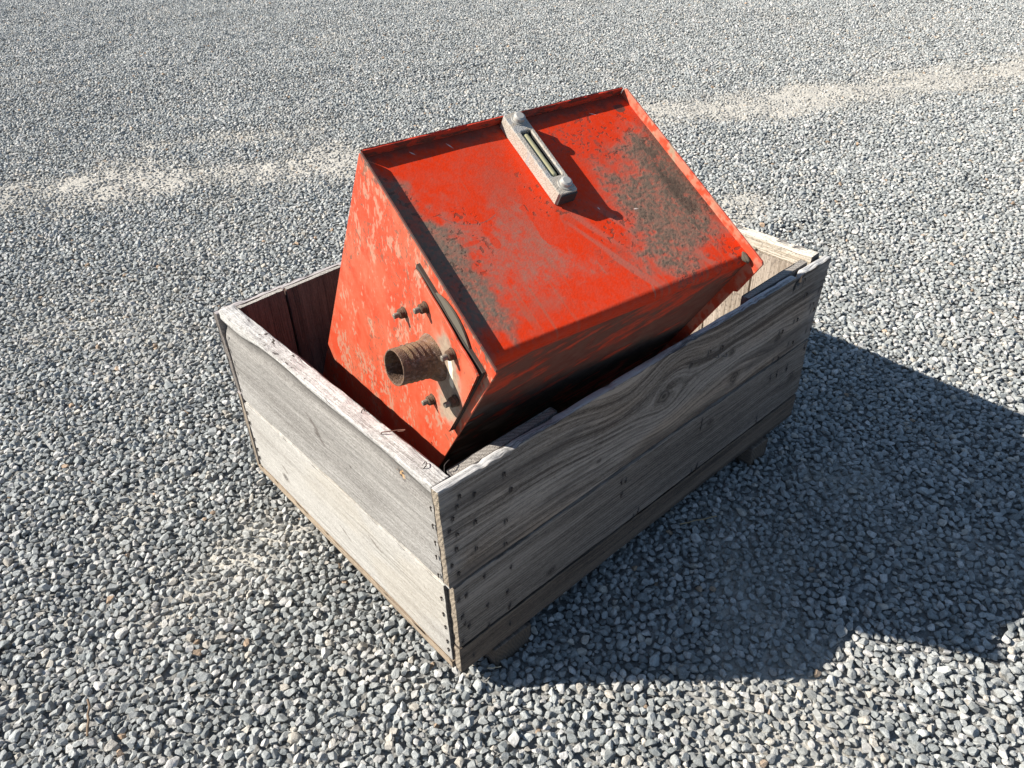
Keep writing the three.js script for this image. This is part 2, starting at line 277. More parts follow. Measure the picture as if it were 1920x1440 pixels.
const rust = (() => { const t = textures(512, 256, (u, v) => { const k = fbm(u * 14, v * 9, 3, 4), s = noise(u * 150, v * 90, 4), sc = smooth(0.56, 0.7, fbm(u * 34, v * 26, 9, 3)); let c = mix3([0.055, 0.032, 0.022], [0.20, 0.112, 0.062], clamp(k * 1.2 - 0.1 + (s - 0.5) * 0.4)); c = mix3(c, [0.30, 0.22, 0.18], sc * 0.35); c = mix3(c, [0.24, 0.155, 0.075], smooth(0.55, 0.8, fbm(u * 5, v * 4, 19, 2)) * 0.5); return [c[0], c[1], c[2], k * 0.6 + s * 0.4]; }); return new THREE.MeshStandardMaterial({ map: t.map, bumpMap: t.bump, bumpScale: 0.002, roughness: 0.85, metalness: 0.15 }); })();
const wire = new THREE.MeshStandardMaterial({ color: new THREE.Color().setRGB(0.055, 0.042, 0.036), roughness: 0.75, metalness: 0.4 });
const wireGrey = new THREE.MeshStandardMaterial({ color: new THREE.Color().setRGB(0.12, 0.11, 0.105), roughness: 0.6, metalness: 0.5 });

// ---------------------------------------------------------------- the crate
const crate = thing('wooden_crate', 'open weathered grey timber crate on runners holding the red tank', 'crate');
const F = (a, y, b = 0) => V(a, y + LIFT, -b);                      // along the front, height above the crate floor, depth towards the back
const front = V(0, 0, -0.019);
const upNails = [[0.139, 0.457], [0.154, 0.411], [0.071, 0.454], [0.039, 0.47], [0.032, 0.45], [0.068, 0.388], [0.139, 0.34], [0.021, 0.429], [0.027, 0.386], [0.022, 0.353], [0.066, 0.322], [0.135, 0.282], [0.012, 0.405], [0.021, 0.29], [0.009, 0.32], [1.099, 0.474], [1.104, 0.361], [1.125, 0.424], [1.041, 0.354], [1.105, 0.293], [1.045, 0.273], [1.17, 0.379], [1.186, 0.296], [1.181, 0.358], [1.196, 0.414], [0.737, 0.436], [0.783, 0.427], [0.673, 0.433]];
const midNails = [[0.075, 0.235], [0.141, 0.207], [0.13, 0.144], [0.03, 0.219], [0.012, 0.22], [0.078, 0.147], [0.134, 0.096], [0.017, 0.168], [0.02, 0.142], [0.03, 0.127], [0.077, 0.084], [0.462, 0.225], [0.476, 0.22], [0.465, 0.186], [0.528, 0.091], [0.511, 0.083], [0.723, 0.085], [0.742, 0.088], [0.011, 0.094], [1.101, 0.212], [1.054, 0.215], [1.024, 0.218], [1.174, 0.241], [0.74, 0.236], [0.739, 0.219], [0.745, 0.092], [0.993, 0.098]];
const greyBrown = [0.35, 0.318, 0.285];
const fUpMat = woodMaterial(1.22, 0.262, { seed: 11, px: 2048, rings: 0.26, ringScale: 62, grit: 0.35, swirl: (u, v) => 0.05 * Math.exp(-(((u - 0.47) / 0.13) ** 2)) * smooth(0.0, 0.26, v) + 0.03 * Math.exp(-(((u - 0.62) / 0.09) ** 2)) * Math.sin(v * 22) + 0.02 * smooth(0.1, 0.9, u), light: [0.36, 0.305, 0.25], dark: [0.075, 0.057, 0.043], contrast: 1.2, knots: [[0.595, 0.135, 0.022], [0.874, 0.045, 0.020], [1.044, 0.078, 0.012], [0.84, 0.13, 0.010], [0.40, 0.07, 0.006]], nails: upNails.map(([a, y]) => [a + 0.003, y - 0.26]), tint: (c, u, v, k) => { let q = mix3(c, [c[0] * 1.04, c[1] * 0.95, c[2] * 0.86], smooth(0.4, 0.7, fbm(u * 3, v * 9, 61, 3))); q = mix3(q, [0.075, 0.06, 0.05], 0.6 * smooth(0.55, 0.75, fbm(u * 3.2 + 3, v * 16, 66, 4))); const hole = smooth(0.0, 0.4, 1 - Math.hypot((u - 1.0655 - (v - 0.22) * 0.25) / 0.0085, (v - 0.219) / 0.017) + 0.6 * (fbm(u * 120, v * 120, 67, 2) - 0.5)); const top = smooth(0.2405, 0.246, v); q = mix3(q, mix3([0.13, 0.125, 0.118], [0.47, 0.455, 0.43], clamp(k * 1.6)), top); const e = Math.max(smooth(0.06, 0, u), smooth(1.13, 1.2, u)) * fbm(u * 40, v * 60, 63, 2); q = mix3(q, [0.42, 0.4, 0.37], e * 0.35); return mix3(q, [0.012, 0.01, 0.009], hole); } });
const fMidMat = woodMaterial(1.19, 0.2, { seed: 12, px: 2048, rings: 0.28, ringScale: 130, grit: 0.35, light: [0.275, 0.232, 0.19], dark: [0.072, 0.056, 0.043], contrast: 1.0, knots: [[0.248, 0.027, 0.011], [0.777, 0.132, 0.011], [1.131, 0.087, 0.013]], nails: midNails.map(([a, y]) => [a, y - 0.076]) });
const fLowMat = woodMaterial(1.19, 0.09, { seed: 13, light: [0.16, 0.118, 0.084], dark: [0.035, 0.025, 0.018], contrast: 1.1, nails: [[0.133, 0.041], [0.035, 0.03]] });
const notch = (u, v, q) => { const d = Math.hypot((u - 1.060) / 0.017, (v - 0.243) / 0.03); if (d >= 1 || v < 0.15) return null; const k = smooth(1, 0.35, d) * (0.7 + 0.6 * noise(u * 150, q * 200, 4)); return [k * 0.013 * (1 - q / 0.019), -k * 0.022]; };
const fUp = part('plank', boardGeometry(F(-0.005, 0.2585), F(1.191, 0.265), F(-0.006, 0.502), F(1.218, 0.490), front, { seed: 11, nu: 170, nv: 24, wear: 0.005, press: notch }), [fUpMat, endMat], crate, 'broad upper front plank with swirling grain, dark knots and a chipped top edge');
const fMid = part('plank', boardGeometry(F(0.004, 0.077), F(1.196, 0.085), F(0.004, 0.2555), F(1.194, 0.262), front, { seed: 12, nu: 100, nv: 16 }), [fMidMat, endMat], crate);
const fLow = part('plank', boardGeometry(F(0.0, 0.0), F(1.189, 0.008), F(0.002, 0.0745), F(1.193, 0.082), V(0, 0, -0.0195), { seed: 13, nu: 100, nv: 8 }), [fLowMat, endMat], crate, 'narrow brown bottom plank of the front');
// left end: two thick planks between the long sides
const leftIn = V(0.04, 0, 0);
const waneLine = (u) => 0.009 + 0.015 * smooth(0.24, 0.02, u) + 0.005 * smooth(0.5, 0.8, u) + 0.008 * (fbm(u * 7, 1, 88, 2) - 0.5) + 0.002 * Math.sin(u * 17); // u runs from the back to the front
const wane = (u, v) => { // a hollow under the rounded waney edge
  const y = 0.251 - v, w = waneLine(u);
  const d = 0.012 * smooth(w - 0.006, w + 0.003, y) * (1 - smooth(w + 0.004, w + 0.055, y)) + 0.0015 * smooth(w, w + 0.1, y);
  return [d, 0];
};
const UPK = [[0.40, 0.12, 0.010], [0.523, 0.108, 0.004]], LOWK = [[0.155, 0.066, 0.012]], UPS = [[0.385, 0.14, 0.035, 0.016, -0.5], [0.41, 0.108, 0.03, 0.010, -0.4]], LOWS = [[0.567, 0.153, 0.035, 0.007, -0.4], [0.427, 0.086, 0.04, 0.007, -0.5], [0.165, 0.10, 0.04, 0.010, -0.5]]; // knots and dark streaks
const lUpMat = woodMaterial(0.814, 0.291, { seed: 21, px: 2048, light: [0.43, 0.41, 0.375], dark: [0.15, 0.137, 0.12], contrast: 0.42, fine: 0.55, grit: 0.85, checks: 0.4, knots: UPK, tint: (c, u, v, k) => { const y = 0.251 - v, wl = waneLine(u), top = 1 - smooth(wl - 0.004, wl + 0.002, y); const b = mix3(c, [c[0] * 0.60, c[1] * 0.585, c[2] * 0.57], 0.45 * smooth(0.03, 0.15, v)); let q = mix3(b, mix3([0.20, 0.185, 0.165], [0.53, 0.51, 0.475], clamp(k * 1.5)), top); q = mix3(q, [0.028, 0.024, 0.020], 0.9 * smooth(wl - 0.002, wl + 0.004, y) * (1 - smooth(wl + 0.007, wl + 0.046, y))); let st = 0; for (const [a, b, ra, rb, sl] of UPS) { const dv = v - b - (u - a) * sl; st = Math.max(st, smooth(0.25, 0.9, 1 - Math.hypot((u - a) / ra, dv / rb) + 1.1 * (fbm(u * 60, v * 90, 76, 3) - 0.5))); } q = mix3(q, [0.11, 0.092, 0.078], st * 0.8 * (1 - top)); const hl = smooth(0.1, 0.7, 1 - Math.hypot((u - 0.705) / 0.022, (v - 0.209 + (u - 0.705) * 0.5) / 0.009) + 1.6 * (fbm(u * 90, v * 140, 77, 3) - 0.5)); q = mix3(q, mix3([0.03, 0.022, 0.018], [0.42, 0.26, 0.12], smooth(0.55, 0.7, noise(u * 200, v * 260, 78))), hl * 0.95); const pits = smooth(0.83, 0.87, noise(u * 130, v * 170, 72)) * smooth(0.252, 0.26, v) * smooth(0.45, 0.6, noise(u * 9, v * 20, 73)); return mix3(q, [0.06, 0.05, 0.04], pits); } });  // dark band below the wane line: weather stain and the hollow's shade painted together
const lLowMat = woodMaterial(0.814, 0.276, { seed: 22, px: 2048, light: [0.54, 0.515, 0.465], dark: [0.22, 0.2, 0.172], contrast: 0.45, fine: 0.55, grit: 0.8, checks: 0.35, knots: LOWK, tint: (c, u, v) => { let st = 0; for (const [a, b, ra, rb, sl] of LOWS) { const dv = v - b - (u - a) * sl; st = Math.max(st, smooth(0.25, 0.9, 1 - Math.hypot((u - a) / ra, dv / rb) + 1.1 * (fbm(u * 60, v * 90, 79, 3) - 0.5))); } return mix3(mix3(c, [0.42, 0.36, 0.265], 0.22 * smooth(0.6, 0.75, fbm(u * 3, v * 6, 75, 3))), [0.15, 0.128, 0.105], st * 0.75); } });
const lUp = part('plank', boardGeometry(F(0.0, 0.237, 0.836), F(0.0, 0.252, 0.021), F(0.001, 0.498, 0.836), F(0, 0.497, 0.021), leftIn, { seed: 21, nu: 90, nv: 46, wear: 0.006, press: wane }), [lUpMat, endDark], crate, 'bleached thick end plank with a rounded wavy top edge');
const lLow = part('plank', boardGeometry(F(0.0, 0.018, 0.840), F(0.0, 0.018, 0.021), F(0.0, 0.2345, 0.836), F(0.0, 0.249, 0.021), leftIn, { seed: 22, nu: 70, nv: 14 }), [lLowMat, endDark], crate);
const stripMat = woodMaterial(0.85, 0.08, { seed: 23, light: [0.40, 0.315, 0.22], dark: [0.15, 0.11, 0.075], contrast: 0.9 });
part('bottom_rail', boardGeometry(F(-0.003, -0.004, 0.858), F(-0.003, -0.002, 0.0205), F(-0.002, 0.0165, 0.858), F(-0.002, 0.0165, 0.0205), V(0.05, 0, 0), { seed: 23, nu: 60, nv: 3, wear: 0.003 }), [stripMat, endMat], crate, 'thin tan rail under the bleached end');
// right end
const rMat = woodMaterial(0.81, 0.27, { seed: 31, light: [0.66, 0.61, 0.52], dark: [0.33, 0.275, 0.20], contrast: 0.8, speck: 0.35 }), rMat2 = woodMaterial(0.3, 0.14, { seed: 32, px: 512, light: [0.46, 0.39, 0.315], dark: [0.22, 0.175, 0.13], contrast: 0.8, speck: 0.4 });
part('plank', boardGeometry(F(1.2, 0.255, 0.024), F(1.2, 0.255, 0.836), F(1.202, 0.498, 0.024), F(1.2, 0.499, 0.836), V(-0.038, 0, 0), { seed: 31, nu: 50, nv: 12, wear: 0.003 }), [rMat, endDark], crate);
part('plank', boardGeometry(F(1.196, 0.018, 0.024), F(1.196, 0.018, 0.836), F(1.198, 0.252, 0.024), F(1.2, 0.252, 0.836), V(-0.038, 0, 0), { seed: 33, nu: 40, nv: 8 }), [rMat, endDark], crate);
for (let i = 0; i < 6; i++) { const b0 = 0.045 + i * 0.128; part('lining_board', boardGeometry(F(1.161, 0.045, b0), F(1.161, 0.47 + 0.002 * (i % 3), b0), F(1.161, 0.045, b0 + 0.1255), F(1.161, 0.47 + 0.002 * (i % 3), b0 + 0.1255), V(-0.011, 0, 0), { seed: 34 + i, nu: 16, nv: 6, wear: 0.002 }), [rMat2, endMat], crate); }
part('bottom_rail', boardGeometry(F(1.193, -0.004, 0.0205), F(1.193, -0.004, 0.858), F(1.194, 0.0165, 0.0205), F(1.194, 0.0165, 0.858), V(-0.05, 0, 0), { seed: 24, nu: 40, nv: 3 }), [stripMat, endMat], crate);
// back
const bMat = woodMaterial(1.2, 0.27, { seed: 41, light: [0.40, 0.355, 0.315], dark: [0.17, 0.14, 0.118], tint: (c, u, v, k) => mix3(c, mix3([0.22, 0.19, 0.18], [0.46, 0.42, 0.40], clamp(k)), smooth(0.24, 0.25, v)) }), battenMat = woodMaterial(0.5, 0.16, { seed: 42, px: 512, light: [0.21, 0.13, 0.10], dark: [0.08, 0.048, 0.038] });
part('plank', boardGeometry(F(1.196, 0.255, 0.860), F(0.0, 0.255, 0.862), F(1.2, 0.49, 0.858), F(-0.004, 0.484, 0.862), V(0, 0, 0.020), { seed: 41, nu: 90, nv: 10 }), [bMat, endDark], crate);
part('plank', boardGeometry(F(1.196, 0.0, 0.860), F(-0.002, 0.0, 0.872), F(1.2, 0.2525, 0.860), F(-0.001, 0.2525, 0.862), V(0, 0, 0.020), { seed: 43, nu: 60, nv: 8 }), [bMat, endMat], crate);
const lightTop = endGrain(9, [0.52, 0.48, 0.42], [0.2, 0.175, 0.15]);
function batten(a0, a1, b, top, seed, m = battenMat, th = 0.017, e = lightTop, label) { part('batten', boardGeometry(F(a1, 0.046, b), F(a1, top, b), F(a0, 0.046, b), F(a0, top - 0.004, b), V(0, 0, th), { seed, nu: 40, nv: 14, wear: 0.0025 }), [m, e], crate, label); }
batten(0.044, 0.163, 0.8365, 0.492, 51); batten(0.1665, 0.325, 0.8365, 0.494, 52); batten(0.3285, 0.52, 0.8365, 0.47, 53); batten(0.70, 0.87, 0.8365, 0.48, 54); batten(0.89, 1.03, 0.8365, 0.488, 55); batten(1.033, 1.145, 0.8365, 0.490, 56);
const battenGrey = woodMaterial(0.5, 0.25, { seed: 44, px: 512, light: [0.27, 0.25, 0.23], dark: [0.085, 0.075, 0.068], speck: 0.6 }), greyTop = endGrain(13, [0.42, 0.38, 0.33], [0.10, 0.085, 0.07]);
batten(0.046, 0.296, 0.0435, 0.4965, 57, battenGrey, 0.0195, greyTop, 'dark batten inside the front left corner'); batten(0.90, 1.148, 0.0435, 0.493, 58, battenGrey, 0.0195, greyTop, 'dark batten inside the front right corner');
// floor and runners
const floorMat = woodMaterial(1.1, 0.16, { seed: 45, px: 512, light: [0.3, 0.26, 0.22], dark: [0.1, 0.085, 0.07] });
for (let i = 0; i < 5; i++) part('floor_board', boardGeometry(F(0.046, 0.022, 0.045 + i * 0.158), F(1.148, 0.022, 0.045 + i * 0.158), F(0.046, 0.022, 0.198 + i * 0.158), F(1.148, 0.022, 0.198 + i * 0.158), V(0, 0.02, 0), { seed: 60 + i, nu: 20, nv: 4 }), [floorMat, endDark], crate);
const skidMat = woodMaterial(0.86, 0.16, { seed: 46, px: 512, light: [0.20, 0.15, 0.11], dark: [0.05, 0.038, 0.03] });
for (const [a0, a1] of [[0.086, 0.190], [1.0, 1.076]]) part('runner', boardGeometry(V(a0, -0.03, 0.006), V(a0, -0.03, -0.862), V(a0, LIFT - 0.0055, 0.006), V(a0, LIFT - 0.0055, -0.862), V(a1 - a0, 0, 0), { seed: 70 + Math.round(a0 * 10), nu: 30, nv: 6, wear: 0.006 }), [skidMat, endGrain(15, [0.19, 0.135, 0.09], [0.06, 0.045, 0.032])], crate);
part('deck_edge', boardGeometry(F(0.052, -0.005, 0.0195), F(1.142, -0.005, 0.0195), F(0.052, 0.0195, 0.0195), F(1.142, 0.0195, 0.0195), V(0, 0, -0.83), { seed: 76, nu: 20, nv: 3 }), [floorMat, endDark], crate);

// nails on the front, staples and bent wire on the top edges
const nailGeo = (() => { const h = new THREE.CylinderGeometry(0.0024, 0.0022, 0.0022, 8); h.rotateX(Math.PI / 2); const s = new THREE.CylinderGeometry(0.0011, 0.0011, 0.010, 6); s.translate(0, -0.0042, 0.0006); s.rotateX(0.12); return mergeGeometries([h.toNonIndexed(), s.toNonIndexed()]); })();
const nailDir = rng(5);
function nails(list, board) { for (const [a, y] of list) { const n = part('nail', nailGeo, wire, board); n.position.copy(F(a, y, 0)).add(V(0, 0, 0.0022)); n.rotation.z = (nailDir() - 0.5) * 0.7; n.scale.setScalar(0.65 + 0.35 * nailDir()); } }
nails(upNails, fUp); nails(midNails, fMid); nails([[0.133, 0.041], [0.035, 0.03]], fLow);
{ const r = rng(8); for (const [bd, y0, y1] of [[lUp, 0.27, 0.47], [lLow, 0.04, 0.23]]) for (let i = 0; i < 5; i++) for (const b of [0.032, 0.826]) { const n = part('nail', nailGeo, wire, bd); n.position.set(-0.0022, LIFT + mix(y0, y1, (i + 0.6 * r()) / 5), -b - 0.006 * (r() - 0.5)); n.rotation.y = -Math.PI / 2; } }
class Poly extends THREE.Curve { constructor(p) { super(); this.c = new THREE.CatmullRomCurve3(p, false, 'catmullrom', 0.15); } getPoint(t, o) { return this.c.getPoint(t, o); } }
const tube = (pts, r = 0.0009, n = 24) => new THREE.TubeGeometry(new Poly(pts), n, r, 6, false);
function stapleGeo(w, h, lean) { return tube([V(-w / 2, -0.004, 0), V(-w / 2, h * 0.7, lean * 0.7), V(-w / 2 + 0.002, h, lean), V(w / 2 - 0.002, h, lean), V(w / 2, h * 0.7, lean * 0.7), V(w / 2, -0.004, 0)]); }
const topY = LIFT + 0.497;
for (const [a, b, turn, w, h, lean] of [[0.021, 0.076, 0.9, 0.013, 0.004, 0.007], [0.032, 0.279, 0.3, 0.009, 0.006, 0.004]]) { const s = part('staple', stapleGeo(w, h, lean), wire, lUp); s.position.set(a, topY, -b); s.rotation.y = turn; }
part('bent_wire', tube([V(0.018, topY - 0.006, -0.199), V(0.020, topY + 0.003, -0.197), V(0.034, topY + 0.004, -0.187), V(0.047, topY + 0.006, -0.176), V(0.052, topY + 0.008, -0.168), V(0.048, topY + 0.009, -0.166), V(0.041, topY + 0.006, -0.176)], 0.0010, 50), new THREE.MeshStandardMaterial({ color: new THREE.Color().setRGB(0.13, 0.055, 0.035), roughness: 0.8, metalness: 0.2 }), lUp);
part('bent_wire', tube([V(0.040, topY - 0.01, -0.040), V(0.045, topY + 0.007, -0.044), V(0.058, topY + 0.006, -0.05), V(0.062, topY + 0.003, -0.052)], 0.0009, 30), wire, lUp);
for (const [x0, b0, x1, b1] of [[1.187, 0.110, 1.187, 0.136], [1.188, 0.061, 1.183, 0.089], [1.180, 0.236, 1.186, 0.262]]) part('staple', tube([V(x1 - 0.004, topY + 0.001, -b1), V(x0 - 0.0045, topY + 0.0055, -b0 - 0.001), V(x0 - 0.003, topY + 0.007, -b0), V(x0 + 0.003, topY + 0.007, -b0), V(x0 + 0.0045, topY + 0.0055, -b0 - 0.001), V(x1 + 0.004, topY + 0.001, -b1)], 0.0011, 40), wireGrey, crate);
{ const s = part('staple', tube([V(0, -0.004, 0), V(0.003, 0.012, 0.002), V(0.006, 0.016, -0.003), V(0.002, 0.019, -0.006)], 0.0012), wireGrey, crate); s.position.set(1.193, LIFT + 0.499, -0.135); }
for (const [a, y] of [[0.762, 0.412], [0.795, 0.400]]) { const s = part('staple', stapleGeo(0.012, 0.007, 0.002), wireGrey, fUp); s.position.copy(F(a, y, 0)); s.rotation.set(Math.PI / 2, 0, 0); s.rotation.z = 0.9; }
{ // torn splinter curling out of the chip
  const sp = new THREE.MeshStandardMaterial({ color: new THREE.Color().setRGB(0.42, 0.26, 0.15), roughness: 0.9 });
  for (const [a, dz, h, lean] of [[1.046, -0.002, 0.016, 0.3], [1.080, 0.001, 0.020, -0.25], [1.073, -0.009, 0.014, -0.4]]) { const g = new THREE.ConeGeometry(0.0065, h, 5); g.scale(1, 1, 0.35); const s = part('splinter', g, sp, fUp); s.position.set(a, LIFT + 0.482, dz); s.rotation.z = lean; }
}

// ---------------------------------------------------------------- the red tank
const tank = thing('steel_tank', 'orange red dirt stained steel tank tipped over inside the timber crate', 'tank');
const TL = 0.5828, LIP = 0.018;
{ // own axes: x along the tank, y out of the top sheet, z down the top sheet towards the viewer; origin at the back left corner of the lip
  const X = V(0.9902961, 0, 0.1389735), Y = V(-0.06714275, 0.87554673, 0.47844516), Z = V(-0.1216778, -0.48313344, 0.86705051);
  tank.quaternion.setFromRotationMatrix(new THREE.Matrix4().makeBasis(X, Y, Z)); tank.position.set(0.14640249, 1.00291804, -0.34824848);
}
const FRESH = [0.60, 0.032, 0.003], FADED = [0.46, 0.046, 0.018], HAZE = [0.33, 0.118, 0.082], DIRT = [0.060, 0.043, 0.031], DUST = [0.20, 0.145, 0.103];
const darkPatch = [[0.549, 0.085], [0.51, 0.127], [0.478, 0.186], [0.437, 0.195], [0.405, 0.235], [0.434, 0.267], [0.416, 0.326], [0.400, 0.367], [0.425, 0.392], [0.482, 0.368], [0.549, 0.361], [0.560, 0.32], [0.572, 0.246], [0.577, 0.155], [0.572, 0.09]];
const hazeLeft = [[0.03, 0.055], [0.075, 0.085], [0.10, 0.12], [0.16, 0.17], [0.225, 0.20], [0.25, 0.25], [0.30, 0.33], [0.29, 0.37], [0.21, 0.375], [0.13, 0.36], [0.09, 0.39], [0.03, 0.37], [0.02, 0.2]];
const dirtLeft = [[0.01, 0.06], [0.045, 0.10], [0.062, 0.16], [0.075, 0.22], [0.088, 0.29], [0.088, 0.35], [0.096, 0.395], [0.064, 0.425], [0.045, 0.39], [0.01, 0.37]];
const brightSpots = [[0.151, 0.420, 0.045, 0.022], [0.252, 0.385, 0.055, 0.026], [0.032, 0.412, 0.024, 0.020], [0.545, 0.40, 0.05, 0.03], [0.09, 0.05, 0.06, 0.022], [0.10, 0.225, 0.03, 0.008], [0.14, 0.235, 0.012, 0.02], [0.25, 0.24, 0.018, 0.09], [0.46, 0.06, 0.12, 0.04], [0.555, 0.06, 0.02, 0.02]];
const SKIN_V = 1.26, TOPZ = 0.437;
const skinTex = textures(1024, 2048, (uu, vv) => {
  const x = uu * TL, s = vv * SKIN_V; let z = s;
  const n1 = fbm(x * 14, z * 14, 201, 4), n2 = fbm(x * 60, z * 60, 202, 4), n3 = noise(x * 420, z * 420, 203), n4 = fbm(x * 190, z * 190, 204, 3), streak = fbm(x * 70 + z * 12, z * 6 - x * 3, 205, 4), sw = fbm(x * 150 - z * 60, z * 22 + x * 9, 207, 3);
  let c, h = 0.5 + 0.06 * (n3 - 0.5), ro = 0.5;
  if (s < 0.452) {
    const bleach = 0.34 * smooth(0.36, 0.65, n1) + 0.08 * (sw - 0.35) + 0.22 * (n4 - 0.45) + 0.16 * (n3 - 0.5);
    c = mix3(FRESH, FADED, clamp(bleach * 1.9)); ro = 0.66 + 0.2 * bleach;
    const hz = smooth(-0.03, 0.055, sdPoly(x, z, hazeLeft) + (n1 - 0.5) * 0.11 + (n2 - 0.5) * 0.05);
    c = mix3(c, HAZE, hz * clamp(0.46 + 0.9 * (n2 - 0.45) + 0.35 * (sw - 0.5) + 0.35 * (n3 - 0.5) + 0.5 * (n4 - 0.5))); ro = mix(ro, 0.75, hz * 0.6);
    // rubbed diagonal streaks right of the gauge
    const rs = smooth(0.56, 0.70, fbm(x * 60 - z * 28, z * 5, 211, 3)) * smooth(0.27, 0.31, x - 0.12 * (z - 0.3)) * smooth(0.2, 0.26, z);
    c = mix3(c, HAZE, rs * 0.55);
    const hz2 = smooth(-0.075, 0.01, sdPoly(x, z, darkPatch) + (n1 - 0.5) * 0.09 + (n2 - 0.5) * 0.06);
    c = mix3(c, HAZE, hz2 * clamp(0.55 + 1.0 * (n2 - 0.5)) * 0.9);
    for (const [bx, bz, rx, rz] of brightSpots) { const d = 1 - Math.hypot((x - bx) / rx, (z - bz) / rz) + (n1 - 0.5) * 2.4 + (n2 - 0.5) * 1.0; const k = smooth(-0.05, 0.16, d); c = mix3(c, FRESH, k * 0.92); ro = mix(ro, 0.5, k); }
    const fr = smooth(0.415, 0.43, z + (n1 - 0.5) * 0.02); c = mix3(c, mix3(FRESH, FADED, 0.25 * n1), fr * 0.75);
    const dl = smooth(-0.034, 0.012, sdPoly(x, z, dirtLeft) + (n1 - 0.5) * 0.07 + (n2 - 0.5) * 0.055);
    const dk = smooth(-0.040, 0.030, sdPoly(x, z, darkPatch) + (n1 - 0.5) * 0.085 + (n2 - 0.5) * 0.085 + (n4 - 0.5) * 0.03);
    const core = smooth(0.0, 0.06, sdPoly(x, z, [[0.54, 0.10], [0.50, 0.18], [0.49, 0.27], [0.52, 0.34], [0.56, 0.31], [0.575, 0.2], [0.57, 0.1]]) + (n1 - 0.5) * 0.06);
    const dirtC = mix3(DUST, DIRT, clamp(0.38 + 0.7 * core + 0.5 * (n4 - 0.5) + 0.5 * (n2 - 0.5)));
    c = mix3(c, dirtC, dk * clamp(0.86 + 0.8 * (n4 - 0.5) + 0.35 * (n2 - 0.5) + 0.3 * core)); h += dk * (0.12 + 0.45 * (n4 - 0.3)); ro = mix(ro, 0.95, dk);
    c = mix3(c, mix3(DUST, [0.12, 0.090, 0.067], clamp(n4 * 1.3 - 0.1)), dl * clamp(0.85 + 0.8 * (n4 - 0.5))); h += dl * 0.3 * (n4 - 0.2); ro = mix(ro, 0.95, dl);
    const small = smooth(0.0, 0.25, 1 - Math.hypot((x - 0.553) / 0.022, (z - 0.034) / 0.014) + (n2 - 0.5) * 1.6); c = mix3(c, DIRT, small * 0.85);
    const sp = smooth(0.62, 0.68, n4) * smooth(0.5, 0.62, n1) * smooth(0.30, 0.42, x); c = mix3(c, DIRT, sp * 0.5);
    const drip = smooth(0.72, 0.80, fbm(x * 80, z * 14, 209, 3)) * smooth(0.3, 0.4, z) * smooth(0.22, 0.28, x) * smooth(0.40, 0.35, x); c = mix3(c, DUST, drip * 0.8);
    const gr = smooth(0.028, 0.006, z + (n2 - 0.5) * 0.03); c = mix3(c, DIRT, gr * 0.7);
    const gr2 = smooth(0.030, 0.004, TL - x + (n2 - 0.5) * 0.012) * smooth(0.02, 0.1, z) * smooth(0.40, 0.30, z); c = mix3(c, DIRT, gr2 * 0.6);
    const sl = smooth(0.026, 0.006, x + (n2 - 0.5) * 0.012); c = mix3(c, DUST, sl * 0.6);
    // hairline scratches
    if (0) c = c;
    // dust thickest towards the left edge, and a thin film all over
    const film = smooth(0.30, 0.04, x) * smooth(0.04, 0.1, z) * smooth(0.43, 0.36, z) * clamp(0.25 + 1.0 * (n2 - 0.45) + 0.8 * (n1 - 0.5)); c = mix3(c, DUST, clamp(film) * 0.45);
    c = mix3(c, [0.26, 0.15, 0.11], 0.12 * clamp(0.4 + 2.0 * (n4 - 0.5) + (n1 - 0.5)));
    for (const [fx, fz, fl, fa] of [[0.095, 0.016, 0.006, 0.9], [0.168, 0.020, 0.008, 1.1], [0.485, 0.030, 0.007, 0.6], [0.43, 0.26, 0.005, 0.2], [0.36, 0.235, 0.004, 1.4]]) { const a = (x - fx) * Math.cos(fa) + (z - fz) * Math.sin(fa), b = -(x - fx) * Math.sin(fa) + (z - fz) * Math.cos(fa); if (Math.abs(a) < fl && Math.abs(b) < 0.0011 * (1 - Math.abs(a) / fl) + 0.0003) c = mix3(c, [0.62, 0.5, 0.44], 0.8); }
    const nick = smooth(0.66, 0.70, fbm(x * 130, z * 130, 231, 3)) * smooth(0.46, 0.60, fbm(x * 11, z * 11, 232, 2)); c = mix3(c, [0.085, 0.05, 0.035], nick * 0.6); h -= nick * 0.15;
    const run = smooth(0.60, 0.72, fbm(x * 120, z * 5, 233, 3)) * smooth(0.02, 0.12, z) * smooth(0.5, 0.62, fbm(x * 8, z * 4, 234, 2)); c = mix3(c, [0.27, 0.105, 0.065], run * 0.4);
    // one long curved scratch
    const cd = Math.abs(Math.hypot(x - 0.135, z - 0.12) - 0.072); if (cd < 0.0012 && z > 0.12 && x < 0.17 && x > 0.07) c = mix3(c, [0.2, 0.09, 0.07], 0.6);
  } else {
    const f = s - 0.452, gr = fbm(x * 9 + f * 22, f * 5 - x * 14, 221, 4), st = fbm(x * 40 + f * 75, f * 10 - x * 6, 222, 4);
    c = mix3([0.62, 0.048, 0.014], [0.46, 0.075, 0.04], clamp(gr * 1.3 - 0.1));
    let d = smooth(0.45, 0.64, 0.45 * n1 + 0.35 * st + 0.2 * n2 + 0.10 * smooth(0.02, 0.2, f) + 0.06 * (1 - x / TL) + 0.11 * smooth(0.3, 0.55, x) * smooth(0.02, 0.06, f) * smooth(0.16, 0.04, Math.abs(f - 0.11 - (x - 0.42) * -0.4)));
    d = Math.max(d, smooth(0.5, 0.62, n2) * smooth(0.5, 0.56, x) * smooth(0.13, 0.03, f));
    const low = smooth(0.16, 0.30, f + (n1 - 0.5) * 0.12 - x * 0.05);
    c = mix3(c, mix3([0.05, 0.034, 0.026], [0.12, 0.088, 0.066], n2), clamp(d * 0.82 + low * 0.32));
